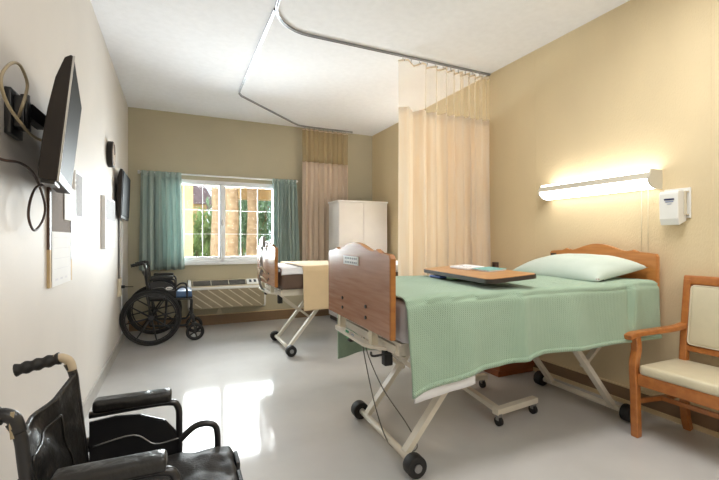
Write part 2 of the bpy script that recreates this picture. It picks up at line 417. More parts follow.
for a in ((-.385, .075, 'teal pleated drape to the left of the window', 1.3, 6), (1.25, 1.585, 'teal pleated drape to the right of the window', 4.1, 6)):
    t, fn = drape('window_drape', a[0], a[1], YB - .10, .76, 1.93, a[4], .05, M['drape'], a[2], 'curtain', a[3], skew=.05)
    B().grid(fn, a[4] * 16, 22).build('drape_cloth', M['drape'], t, world=True, solid=.003)
    def head(u, v, fn=fn):
        p = fn(u, 0); return (p[0], YB - .07 + (p[1] - (YB - .10)) * .6, 2.0 - .09 * v)
    B().grid(head, a[4] * 16, 4).build('pleat_heading', M['drape'], t, world=True, solid=.006)
# ceiling tracks
def track(name, path, label):
    t = thing(name, label, 'curtain track', path[0])
    b = B(); b.tube(path, 0, M['alu'], flat=(.020, .016))
    b.tube([(p[0], p[1], p[2] - .0085) for p in path], 0, M['dark_slot'], flat=(.006, .001))
    b.build('rail', None, t, world=True)
    return t
zt = H - .008
pth = [(.625, -.9, zt), (.635, 1.5, zt), (.645, 2.75, zt)] + [(.645 + .33 * (1 - math.cos(R(a))), 2.75 + .36 * math.sin(R(a)), zt) for a in range(10, 91, 10)] + [(1.5, 3.11, zt), (XR - .004, 3.105, zt)]
track('ceiling_track', pth, 'ceiling curtain track curving from the front to the right wall')
pth = [(.648, 2.86, zt), (.648, 3.1, zt)] + [(.648, 4.55, zt), (.652, 4.66, zt), (.69, 4.74, zt)] + [(1.50, 5.52, zt), (1.60, 5.60, zt), (1.72, 5.63, zt), (2.46, 5.63, zt)]
track('ceiling_track', pth, 'bent ceiling curtain track running to the window wall')
def privacy(x0, x1, y, zm, z0, folds, amp, mc, mn, label, seed, hooks, zt0, warp=1.0):
    t, fn = drape('privacy_curtain', x0, x1, y, z0, zt0, folds, amp, mc, label, 'curtain', seed, warp=warp)
    vm = (zt0 - zm) / (zt0 - z0)
    B().grid(lambda u, v: fn(u, v * vm), folds * 16, 8).build('mesh_panel', mn, t, world=True)
    B().grid(lambda u, v: fn(u, vm + (1 - vm) * v), folds * 16, 26).build('cloth_panel', mc, t, world=True, solid=.002)
    b = B().grid(lambda u, v: fn(u, v * .007), folds * 16, 2); b.build('top_hem', mc, t, world=True, solid=.003)
    for k in range(hooks):
        u = (k + .5) / hooks; p = fn(u, .002); x, yy = p[0], p[1]
        b = B().tube([(x, y, zt - .012), (x, y, zt - .03), (x, yy * .6 + y * .4, zt - .045), (x, yy, p[2] + .0), (x, yy - .004, p[2] - .012)], .0035, None, seg=6)
        b.sphere((x, y, zt - .014), .006, None, seg=8)
        b.build('hook', M['alu'], t, world=True)
    return t
privacy(1.80, 2.846, 3.10, 2.31, .30, 10, .06, M['peach'], M['net_pale'], 'peach privacy curtain with net top hanging beyond the green bed', 2.2, 12, 2.735, 1.35)
privacy(1.67, 2.38, 5.62, 2.265, .40, 8, .032, M['beige'], M['net_tan'], 'beige privacy curtain bunched beside the white wardrobe', .7, 10, 2.74)

# ------------------------------------------------------------------ wardrobe
t = thing('wardrobe', 'tall white two-door wardrobe in the back right corner', 'wardrobe', (2.41, 5.32, 0))
B().box(2.035, 2.785, 5.14, 5.52, .06, 1.66, bevel=.004).build('carcass', M['white_lam'], t, world=True)
B().box(2.05, 2.77, 5.17, 5.50, 0, .06).build('plinth', M['joint'], t, world=True)
B().box(2.025, 2.795, 5.115, 5.53, 1.66, 1.685, bevel=.004).build('top_panel', M['white_lam'], t, world=True)
for x0, x1, hx in ((2.038, 2.407, 2.375), (2.413, 2.782, 2.445)):
    d = B().box(x0, x1, 5.118, 5.137, .08, 1.652, bevel=.003).build('door', M['white_lam'], t, world=True)
    k = B().box(hx - .006, hx + .006, 5.098, 5.118, .72, .84, bevel=.004).build('handle', M['silver'], d)
    k.data.transform((Matrix.Translation(t.location)).inverted())

# ------------------------------------------------------------------ air conditioner under the window
t = thing('air_conditioner', 'wall air conditioner under the window', 'air conditioner', (.62, 5.58, .26))
B().prism([(5.50, .25), (YB, .25), (YB, .60), (5.56, .60), (5.46, .545), (5.455, .52), (5.455, .30)], 'X', .17, 1.10, None).build('case', M['almond'], t, world=True, bevel=.006)
b = B()
for x0, x1 in ((.15, .185), (1.085, 1.11)):
    b = B(); b.prism([(5.47, .25), (YB, .25), (YB, .612), (5.55, .612), (5.44, .55), (5.43, .50), (5.44, .30)], 'X', x0, x1)
    b.build('end_cap', M['white_plastic'], t, world=True, bevel=.006)
b = B().prism([(5.548, .602), (5.468, .552), (5.464, .558), (5.545, .609)], 'X', .19, .865, M['dark_slot'])
for k in range(4):
    x = .20 + k * .217
    b.prism([(5.548, .606), (5.462, .552), (5.458, .560), (5.545, .615)], 'X', x, x + .007, M['almond'])
b.build('grille', None, t, world=True)
B().box(.185, 1.085, 5.425, 5.465, .505, .535, bevel=.006).build('front_lip', M['white_plastic'], t, world=True)
b = B().prism([(5.550, .60), (5.47, .548), (5.462, .556), (5.545, .613)], 'X', .87, 1.085, M['white_plastic'])
for k in range(3): b.prism([(5.53, .600), (5.49, .574), (5.487, .579), (5.527, .606)], 'X', .90 + .06 * k, .93 + .06 * k, M['ink'])
b.build('control_panel', None, t, world=True)
b = B().box(.185, 1.085, 5.440, 5.456, .27, .505, M['ac_panel'])
for k in range(-2, 9):      # slanting stripes of reflected light, put in as pale raised ribs
    xa, xb = .13 + k * .125, .13 + k * .125 + .30
    za, zb = .50, .275
    pts = []
    for f in (0, .25, .5, .75, 1): pts.append((xa + (xb - xa) * f, 5.438, za + (zb - za) * f))
    pts = [p for p in pts if .19 <= p[0] <= 1.08]
    if len(pts) > 1: b.tube(pts, 0, M['cream_plastic'], flat=(.026, .012))
b.build('front_panel', None, t, world=True, bevel=.0)
tag(B().prism([(.50, .14), (.585, .14), (.56, .215), (.535, .215)], 'Y', YB - .03, YB - .0, M['cream_plastic']).build('outlet_cover', None), 'small tan cover on the wall below the air conditioner', 'outlet')

# ------------------------------------------------------------------ hospital beds
def shaped_board(w, zb, zs, za):
    """outline of a head or foot board: square shoulders, small ears, then an arch"""
    P = [(-w, zb), (w, zb), (w, zs - .02), (w - .01, zs - .003), (w - .03, zs), (w - .12, zs + .002), (w - .135, zs + .008), (w - .15, zs + .022), (w - .165, zs + .012), (w - .19, zs + .006)]
    n = 16; x1 = w - .22
    for k in range(n + 1):
        x = x1 - 2 * x1 * k / n
        P.append((x, zs + .012 + (za - zs - .012) * max(0, math.cos(PI * x / (2 * x1))) ** 1.25))
    P += [(-(w - .19), zs + .006), (-(w - .165), zs + .012), (-(w - .15), zs + .022), (-(w - .135), zs + .008), (-(w - .12), zs + .002), (-(w - .03), zs), (-(w - .01), zs - .003), (-w, zs - .02)]
    return P
def hospital_bed(loc, rz, label, mm):
    t = thing('hospital_bed', label, 'bed', loc, rz)
    foot = B().prism(shaped_board(.44, .688, 1.07, 1.122), 'X', -.015, .015, M['oak_face'], bevel=.004).build('footboard', None, t)
    # darker banded edge all round
    foot.data.materials.append(M['oak_edge'])
    for p in foot.data.polygons:
        if abs(p.normal.x) < .9: p.material_index = 1
    for y in (-.17, .17):
        for z in (.745, .80): B().cyl((-.015, y, z), (-.021, y, z), .009, None, 10).build('bolt', M['dark_edge'], foot)
    hd = B().prism(shaped_board(.41, .55, 1.05, 1.108), 'X', 1.865, 1.895, M['oak'], bevel=.004).build('headboard', None, t)
    B().box(.05, 1.83, -.44, .44, .66, .855, bevel=.04).build('mattress', mm, t)
    b = B()
    for s in (-1, 1): b.box(.06, 1.86, s * .36 - .02, s * .36 + .02, .595, .645)
    for x in (.07, .5, .95, 1.4, 1.85): b.box(x - .02, x + .02, -.36, .36, .60, .64)
    b.box(.06, 1.85, -.40, .40, .645, .658)
    b.build('bed_frame', M['white_metal'], t)
    b = B(); b.tube([(.2, -.26, .60), (.05, -.25, .605), (.0, -.22, .61), (-.012, -.18, .61), (-.012, .24, .61), (.0, .28, .61), (.05, .31, .605), (.2, .32, .60)], 0, None, flat=(.05, .014))
    br = b.build('foot_bracket', M['white_metal'], t)
    B().box(-.024, -.0195, .06, .10, .588, .630).build('sticker', M['green_sticker'], br)
    B().torus((-.0205, .0, .610), .016, .0025, None, axis='X', seg=20, ms=6).build('emblem', M['blue_line'], br)
    for y in (-.20, .26): B().box(-.005, .03, y - .02, y + .02, .61, .70).build('board_mount', M['cream_plastic'], t)
    B().box(.07, .115, -.215, -.17, .50, .60, bevel=.008).build('motor', M['black_rubber'], t)
    B().box(.0, .03, .10, .14, .555, .585, bevel=.008).build('control_box', M['black_rubber'], t)
    for xb, xt, zt_ in ((.165, .61, .60), (1.70, 1.25, .60)):
        B().cyl((xb, -.31, .056), (xb, .31, .056), .018).build('base_bar', M['white_metal'], t)
        for s in (-1, 1):
            B().tube([(xb, s * .24, .056), (xt, s * .24, zt_)], 0, None, flat=(.045, .028)).build('leg', M['white_metal'], t)
            c = B().cyl((xb, s * .315, .053), (xb, s * .375, .053), .052, None, 24).build('caster', M['black_rubber'], t, bevel=.006)
            B().cyl((xb, s * .375, .053), (xb, s * .382, .053), .02, None, 16).build('hub', M['grey_metal'], c)
        for s in (-1, 1):
            d = 1 if xb < 1 else -1
            B().tube([(xb - d * .08, s * .21, .59), (xb + d * .24, s * .21, .335)], 0, None, flat=(.035, .02)).build('brace', M['white_metal'], t)
    return t, foot
bed, foot = hospital_bed((.895, 2.0, 0), R(-2.2), 'hospital bed with arched oak footboard under the seafoam blanket', M['mattress_grey'])
pl = B().box(-.020, -.015, -.075, .145, 1.0, 1.046, M['badge'])
for k in range(7):
    for zz in (1.034, 1.012): pl.box(-.0212, -.02, .118 - k * .027 - .013, .118 - k * .027, zz - .005, zz + .005, M['ink'])
pl.build('nameplate', None, foot)
B().box(1.86, 1.865, .345, .395, .98, 1.03, M['dark_edge']).build('hook_plate', None, bed)
for pts in ([(.04, .02, .60), (.06, .0, .45), (.10, -.04, .22), (.15, -.09, .05), (.22, -.15, .012), (.30, -.14, .02), (.27, -.08, .12), (.16, -.02, .30), (.08, .0, .48), (.05, .01, .6)],):
    B().tube(spline(pts, 8), .0035, None, seg=6).build('power_cord', M['cable_grey'], bed)
B().tube(spline([(.0, -.20, .575), (-.01, -.24, .57), (.03, -.27, .58), (.2, -.28, .60)], 6), .006, None, seg=6).build('hose', M['black_rubber'], bed)

bed2, foot2 = hospital_bed((.865, 4.2, 0), 0, 'hospital bed with white sheet near the window', M['mattress'])
pl = B().box(-.020, -.015, -.06, .06, 1.02, 1.052, M['badge']); pl.build('nameplate', None, foot2)
for y, z in ((-.02, 1.06), (.06, 1.04)):
    hc = B().box(-.055, -.025, y - .03, y + .03, z, z + .11, bevel=.01).build('hand_control', M['grey_metal'], bed2)
    B().tube(spline([(-.04, y, z + .01), (-.05, y + .02, z - .15), (-.05, y - .02, .82), (-.06, y + .05, .72), (-.05, y, .64), (.0, y, .6)], 6), .006, None, seg=6).build('control_cord', M['cable_grey'], hc)
B().tube(spline([(-.03, -.10, .80), (-.06, -.02, .86), (-.05, .10, .80), (-.06, .2, .84), (-.04, .12, .74), (-.06, -.05, .76), (-.03, -.15, .72)], 6), .009, None, seg=6).build('coiled_cord', M['tape'], bed2)

# ---- blanket, sheet and pillow on the near bed
def smooth(a, b_, x):
    x = max(0, min(1, (x - a) / (b_ - a))); return x * x * (3 - 2 * x)
def on_bed(bed, p):
    v = Matrix.Rotation(bed.rotation_euler.z, 4, 'Z') @ Vector(p) + bed.location
    return tuple(v)
def hem(x):
    K = [(0, .44), (.1, .455), (.25, .475), (.4, .505), (.6, .525), (.85, .545), (1.2, .54), (1.5, .545), (1.9, .535)]
    for (a, za), (c, zc) in zip(K, K[1:]):
        if a <= x <= c: return za + (zc - za) * (x - a) / (c - a)
    return .54
def blanket_fn(bed, x0, x1, w, ztop, hem_near, hem_far, amp, seed, corner=.05, foot_drop=.03):
    def fn(u, v):
        x = x0 + (x1 - x0) * u
        dn, df, top = ztop - hem_near(x), ztop - hem_far(x), 2 * w
        L_ = dn + top + df
        # more samples where the cloth hangs
        d = v * L_
        zt_ = ztop - foot_drop * (1 - smooth(0, .10, u)) + .006 * nz(x * 4, v * 6, seed)
        if d < dn:
            k = 1 - d / dn; z = zt_ - (dn) * k; y = -w
            wv = math.sin(x * 17 + seed) * .55 + nz(x * 9, seed, z * 2) * .8
            y -= (amp * k * wv * .8 + .012 * k) * (1 - .75 * smooth(1.15, 1.5, x)); x += .010 * k * math.cos(x * 17 + seed)
        elif d < dn + top:
            y = -w + (d - dn); z = zt_
            e = min(d - dn, dn + top - d)
            if e < corner:
                q = 1 - e / corner; z -= corner * .45 * q * q
        else:
            k = (d - dn - top) / df; y = w + .012 * k; z = zt_ - df * k
            y += amp * k * math.sin(x * 15 + seed + 2) * .7
        if d < dn and d > dn - .05:
            q = 1 - (dn - d) / .05; y += .016 * q * q; z -= .0
            z -= corner * .45 * q
        if d > dn + top and d < dn + top + .05:
            q = 1 - (d - dn - top) / .05; y -= .016 * q * q; z -= corner * .45 * q
        return on_bed(bed, (x, y, z))
    return fn
fn = blanket_fn(bed, .055, 1.795, .462, .884, hem, lambda x: .37 + .05 * x, .026, 1.7, foot_drop=.012)
def fn_green(u, v):
    p = Vector(fn(u, v))
    # crease where the turned corner falls beside the pillow
    q = math.exp(-((u - .845) / .012) ** 2) * smooth(.02, .12, v) * (1 - smooth(.24, .30, v))
    p.y += .018 * q
    p.y -= .012 * math.exp(-((u - .875) / .02) ** 2) * (1 - smooth(.2, .26, v))
    q2 = math.exp(-((u - .38) / .02) ** 2) * (1 - smooth(.16, .25, v)); p.y -= .014 * q2
    # soft bend at the foot corner
    if u < .05: p.x += .03 * (1 - u / .05) * (1 - smooth(.0, .25, v))
    return tuple(p)
t = thing('blanket', 'seafoam green waffle blanket spread over the near bed', 'blanket', (1.85, 1.95, .5))
B().grid(fn_green, 150, 110).build('blanket_cloth', M['green'], t, world=True, solid=.007)
B().grid(lambda u, v: tuple(Vector(fn_green(u, .0 + .012 * v)) + Vector((0, -.004, 0))), 150, 2).build('hem_edge', M['green'], t, world=True, solid=.012)
fs = blanket_fn(bed, .10, .42, .452, .859, lambda x: .405 + .16 * max(0, (x - .12)), lambda x: .62, .012, .4, foot_drop=.0)
tag(B().grid(fs, 30, 70).build('bed_sheet', M['sheet'], solid=.003), 'white sheet edge showing below the green blanket', 'sheet')
def pillow_mesh(b, c, a, bb, h, rz, m=None, tilt=0.0):
    """soft rectangular pillow: thin pinched edges, plump middle, flattened underside"""
    def f(u, v):
        top = v <= .5
        q = v * 4 - 1 if top else 3 - v * 4          # -1..1 across, over the top then back underneath
        s_, t_ = 2 * u - 1, q
        th = max(0, (1 - abs(s_) ** 2.6) * (1 - abs(t_) ** 2.6)) ** .47
        x = a * t_ * (1 - .05 * (1 - s_ * s_)); y = bb * s_ * (1 - .05 * (1 - t_ * t_))
        z = h * th * (1.45 if top else -.55)
        if top: z += (.006 * nz(x * 10, y * 8, 3) + .006 * math.sin(14 * s_ + 6 * t_) * abs(s_) ** 2) * th
        z += tilt * x
        ca, sa = math.cos(rz), math.sin(rz)
        return (c[0] + x * ca - y * sa, c[1] + x * sa + y * ca, c[2] + z)
    b.grid(f, 60, 64, m); return b
pb = pillow_mesh(B(), (2.52, 1.935, .925), .225, .365, .072, R(-3), None, tilt=.16)
bmesh.ops.remove_doubles(pb.bm, verts=pb.bm.verts, dist=.0005)
tag(pb.build('pillow', M['pillow']), 'pale seafoam pillow at the head of the near bed', 'pillow')
t = thing('call_button', 'small red and black call button clipped beside the pillow', 'call button', (2.30, 1.60, .89))
B().sphere((2.30, 1.60, .897), .012, None, (1.3, 1, .8), 12).build('button', M['red'], t, world=True)
B().box(2.312, 2.345, 1.59, 1.612, .885, .905, bevel=.004).build('clip', M['black_rubber'], t, world=True)

# ---- far bed linen
fs = blanket_fn(bed2, .05, 1.85, .452, .868, lambda x: .80 + .01 * math.sin(x * 9), lambda x: .70, .004, 2.2, foot_drop=0)
tag(B().grid(fs, 60, 60).build('bed_sheet', M['sheet'], solid=.004), 'white sheet stretched over the mattress of the window bed', 'sheet')
fs = blanket_fn(bed2, .25, 1.2, .462, .884, lambda x: .45 + .01 * math.sin(x * 3), lambda x: .50, .012, 3.3, foot_drop=0)
tag(B().grid(fs, 70, 90).build('blanket', M['tan_blanket'], solid=.007), 'cream tan blanket hanging over the side of the window bed', 'blanket')

# ------------------------------------------------------------------ overbed table and what lies on it
tl = Vector((1.44, 1.47, 0))
t = thing('overbed_table', 'brown topped overbed table reaching over the green blanket', 'table', (1.62, 1.9, 0))
TR = Matrix.Translation((1.63, 1.925, .938)) @ Matrix.Rotation(R(-9), 4, 'Z') @ Matrix.Rotation(R(-4.5), 4, 'Y')
def rrect(hx, hy, r, n=6):
    P = []
    for cx, cy, a0 in ((hx - r, hy - r, 0), (-hx + r, hy - r, 90), (-hx + r, -hy + r, 180), (hx - r, -hy + r, 270)):
        P += [(cx + r * math.cos(R(a0 + 90 * k / n)), cy + r * math.sin(R(a0 + 90 * k / n))) for k in range(n + 1)]
    return P
b = B().prism(rrect(.145, .395, .04), 'Z', .004, .012); bmesh.ops.transform(b.bm, matrix=TR, verts=b.bm.verts)
b.build('table_top', M['tray_wood'], t, world=True)
b = B().prism(rrect(.151, .401, .044), 'Z', -.012, .0095); bmesh.ops.transform(b.bm, matrix=TR, verts=b.bm.verts)
b.build('edge_band', M['dark_edge'], t, world=True)
b = B().box(-.02, .08, .20, .385, -.026, -.0125); bmesh.ops.transform(b.bm, matrix=TR, verts=b.bm.verts)
b.build('top_bracket', M['white_metal'], t, world=True)
B().box(1.88, 1.93, 2.41, 2.46, .10, .56).build('column', M['white_metal'], t, world=True, bevel=.004)
b = B(); b.tube([(1.905, 2.435, .55), (1.905, 2.435, .875), (1.89, 2.40, .895), (1.74, 2.22, .908)], 0, None, flat=(.034, .026)); b.build('lift_post', M['chrome'], t, world=True)
b = B()
b.tube([(1.915, 2.47, .085), (1.815, 1.90, .085)], 0, None, flat=(.04, .03)).tube([(1.78, 1.895, .085), (2.16, 1.935, .085)], 0, None, flat=(.045, .035)).tube([(1.80, 2.46, .085), (2.18, 2.42, .085)], 0, None, flat=(.045, .035))
b.build('base', M['white_metal'], t, world=True)
for x, y in ((1.80, 1.885), (2.13, 1.925), (1.83, 2.455), (2.15, 2.425)):
    B().cyl((x - .012, y, .028), (x + .012, y, .028), .028, None, 18).build('caster', M['black_rubber'], t, world=True)
    B().box(x - .016, x + .016, y - .012, y + .012, .035, .072).build('fork', M['grey_metal'], t, world=True)
def on_table(b, z=0):
    bmesh.ops.transform(b.bm, matrix=TR @ Matrix.Translation((0, 0, z)), verts=b.bm.verts); return b
b = B().box(-.01, .11, .04, .26, .0135, .026, M['paper'], bevel=.003)
for k in range(3): b.box(.02, .022 + .03, .09 + .05 * k, .10 + .05 * k, .0262, .0266, M['red'])
tag(on_table(b).build('paper_box', None), 'flat white box lying on the overbed table', 'box')
t2 = thing('booklet', 'teal covered booklet lying beside the white box on the overbed table', 'booklet', (1.66, 1.79, .945))
on_table(B().box(.02, .13, -.15, .03, .0135, .020)).build('pages', M['paper'], t2, world=True)
on_table(B().box(.018, .133, -.152, .032, .0202, .0222)).build('cover', M['teal_print'], t2, world=True)
p0 = (1.61, 2.12)
b = B().box(p0[0] - .09, p0[0] + .02, p0[1] - .02, p0[1] + .10, .892, .908, bevel=.006)
tag(b.build('wrapped_packet', M['blue_pack']), 'blue wrapped packet on the blanket under the table', 'packet')
b = B().box(1.53, 1.60, 1.98, 2.05, .892, .910, bevel=.006)
tag(b.build('wrapped_packet', M['green_pack']), 'green wrapped packet beside the blue one under the table', 'packet')

# ------------------------------------------------------------------ nightstand behind the near bed
t = thing('nightstand', 'cherry wood nightstand behind the near bed by the wall', 'nightstand', (2.62, 2.78, 0))
B().box(2.43, 2.82, 2.53, 2.98, .05, .70, bevel=.004).build('carcass', M['stand_wood'], t, world=True)
B().box(2.43, 2.82, 2.55, 2.96, 0, .05).build('plinth', M['stand_wood'], t, world=True)
B().box(2.41, 2.83, 2.515, 2.995, .70, .725, bevel=.005).build('top_panel', M['stand_wood'], t, world=True)
for z in (.10, .30, .50):
    d = B().box(2.414, 2.43, 2.55, 2.96, z, z + .18, bevel=.003).build('drawer', M['stand_wood'], t, world=True)
    k = B().cyl((2.414, 2.755, z + .09), (2.39, 2.755, z + .09), .014, None, 14).build('knob', M['silver'], d)
    k.data.transform(Matrix.Translation(t.location).inverted())
tag(B().box(XR - .03, XR, 2.985, 3.045, .83, .92, bevel=.005).build('wall_socket', M['frame_brown']), 'dark wall socket beside the peach privacy curtain', 'socket')

# ------------------------------------------------------------------ wall light over the near bed, plus an added unseen one
def wall_light(y0, y1, label, md=None, mu=None):
    t = thing('wall_light', label, 'lamp', (XR, (y0 + y1) / 2, 1.46))
    X = XR
    prof = [(X, 1.462), (X - .055, 1.462), (X - .105, 1.475), (X - .138, 1.503), (X - .142, 1.53), (X - .112, 1.585), (X, 1.585)]
    b = B()
    for y in (y0, y1 - .012): b.prism(prof, 'Y', y, y + .012)
    b.prism([(X, 1.47), (X - .02, 1.47), (X - .02, 1.577), (X, 1.577)], 'Y', y0 + .012, y1 - .012)
    b.build('housing', M['light_metal'], t, world=True)
    B().prism([(X - .03, 1.466), (X - .058, 1.466), (X - .104, 1.479), (X - .134, 1.505), (X - .137, 1.525), (X - .128, 1.525), (X - .03, 1.475)], 'Y', y0 + .012, y1 - .012).build('diffuser', md or M['diffuser'], t, world=True)
    B().prism([(X - .137, 1.526), (X - .118, 1.566), (X - .108, 1.564), (X - .126, 1.526)], 'Y', y0 + .012, y1 - .012).build('front_band', M['light_metal'], t, world=True)
    B().prism([(X - .020, 1.570), (X - .116, 1.567), (X - .112, 1.581), (X - .020, 1.582)], 'Y', y0 + .012, y1 - .012).build('top_lens', mu or M['uplens'], t, world=True)
    for y in (y0 + .07, y0 + .11): B().cyl((X - .03, y, 1.06), (X - .03, y, 1.466), .0016, None, 6).build('pull_cord', M['cream_plastic'], t, world=True)
    return t
wall_light(1.545, 2.40, 'lit wall light above the near bed headboard')

wall_light(3.75, 4.60, 'unseen wall light added over the window bed, behind the peach curtain', emit('bright_diffuser', (255, 250, 240), 16), emit('bright_top_lens', (255, 250, 240), 30))  # unseen lamp added to backlight the curtain and brighten the far end
# sanitiser dispenser
t = thing('soap_dispenser', 'white soap dispenser on the right wall beside the light', 'dispenser', (XR, 1.45, 1.23))
b = B().prism([(XR - .01, 1.25), (XR - .085, 1.225), (XR - .10, 1.265), (XR - .105, 1.42), (XR - .095, 1.436), (XR - .01, 1.440)], 'Y', 1.405, 1.51)
b.build('case', M['white_plastic'], t, world=True, bevel=.006)
b = B().box(XR - .108, XR - .1035, 1.425, 1.478, 1.378, 1.388, M['navy']).box(XR - .107, XR - .1035, 1.43, 1.472, 1.366, 1.372, M['blue_print']).box(XR - .107, XR - .1035, 1.44, 1.462, 1.353, 1.356, M['blue_print'])
b.build('printed_label', None, t, world=True)
b = B().box(XR - .010, XR, 1.385, 1.53, 1.27, 1.455, bevel=.003)
b.build('back_plate', M['white_plastic'], t, world=True)
b = B(); b.tube([(XR - .012, 1.398, 1.43), (XR - .04, 1.398, 1.43), (XR - .04, 1.398, 1.29), (XR - .012, 1.398, 1.29)], 0, None, flat=(.012, .008)); b.build('bracket', M['cream_plastic'], t, world=True)

# ------------------------------------------------------------------ wooden armchair
t = thing('armchair', 'wooden armchair with cream vinyl seat by the right wall', 'chair', (2.6, 1.162, 0))
CY = 1.162
for s in (1, -1):
    yf = CY + s * .29; yr = CY + s * .215
    b = B().tube(spline([(2.425, yf, .0), (2.415, yf, .25), (2.405, yf, .42), (2.425, yf, .50), (2.415, yf, .585)], 5), .02, None, flat=(.042, .042))
    b.build('front_leg', M['chair_wood'], t, world=True, bevel=.006)
    b = B().tube(spline([(2.80, yr, .0), (2.765, yr, .12), (2.755, yr, .40), (2.775, yr, .65), (2.805, yr, .90)], 5), .02, None, flat=(.040, .040))
    b.build('rear_leg', M['chair_wood'], t, world=True, bevel=.006)
    b = B().tube(spline([(2.345, yf, .578), (2.40, yf, .592), (2.55, yf - s * .02, .60), (2.68, yf - s * .055, .612), (2.77, yr + s * .005, .628)], 5), .02, None, flat=(.045, .030))
    b.build('armrest', M['chair_wood'], t, world=True, bevel=.008)
    b = B().tube([(2.42, yf, .205), (2.76, yr, .215)], 0, None, flat=(.016, .026)); b.build('side_stretcher', M['chair_wood'], t, world=True)
    b = B().prism([(2.42, .315), (2.77, .325), (2.77, .378), (2.42, .372)], 'Y', yf - .012 if s > 0 else yf - .008, yf + .008 if s > 0 else yf + .012)
    bmesh.ops.translate(b.bm, vec=(0, -s * .02, 0), verts=b.bm.verts)
    b.build('side_rail', M['chair_wood'], t, world=True)
B().box(2.585, 2.605, CY - .25, CY + .25, .198, .222).build('cross_stretcher', M['chair_wood'], t, world=True)
B().box(2.40, 2.425, CY - .27, CY + .27, .305, .372, bevel=.004).build('front_rail', M['chair_wood'], t, world=True)
b = B().box(2.395, 2.77, CY - .262, CY + .262, .368, .425, bevel=.022)
b.build('seat', M['vinyl_cream'], t, world=True)
BT = Matrix.Translation((2.783, CY, .68)) @ Matrix.Rotation(R(7), 4, 'Y')
b = B().box(-.022, .022, -.237, .237, .19, .245, bevel=.012, M4=BT); b.build('top_rail', M['chair_wood'], t, world=True)
b = B().box(-.016, .016, -.20, .20, -.20, -.165, bevel=.006, M4=BT); b.build('lower_rail', M['chair_wood'], t, world=True)
b = B().box(-.028, .02, -.193, .193, -.162, .187, bevel=.02, M4=BT); b.build('backrest', M['vinyl_cream'], t, world=True)
pip = [(-.030, y, z) for y, z in rrect(.190, .172, .02, 4)]
b = B(); b.tube([tuple(BT @ Vector((p[0] + .006, p[1], p[2] + .0125))) for p in pip], .004, None, seg=6, closed=True); b.build('piping', M['cream_plastic'], t, world=True)

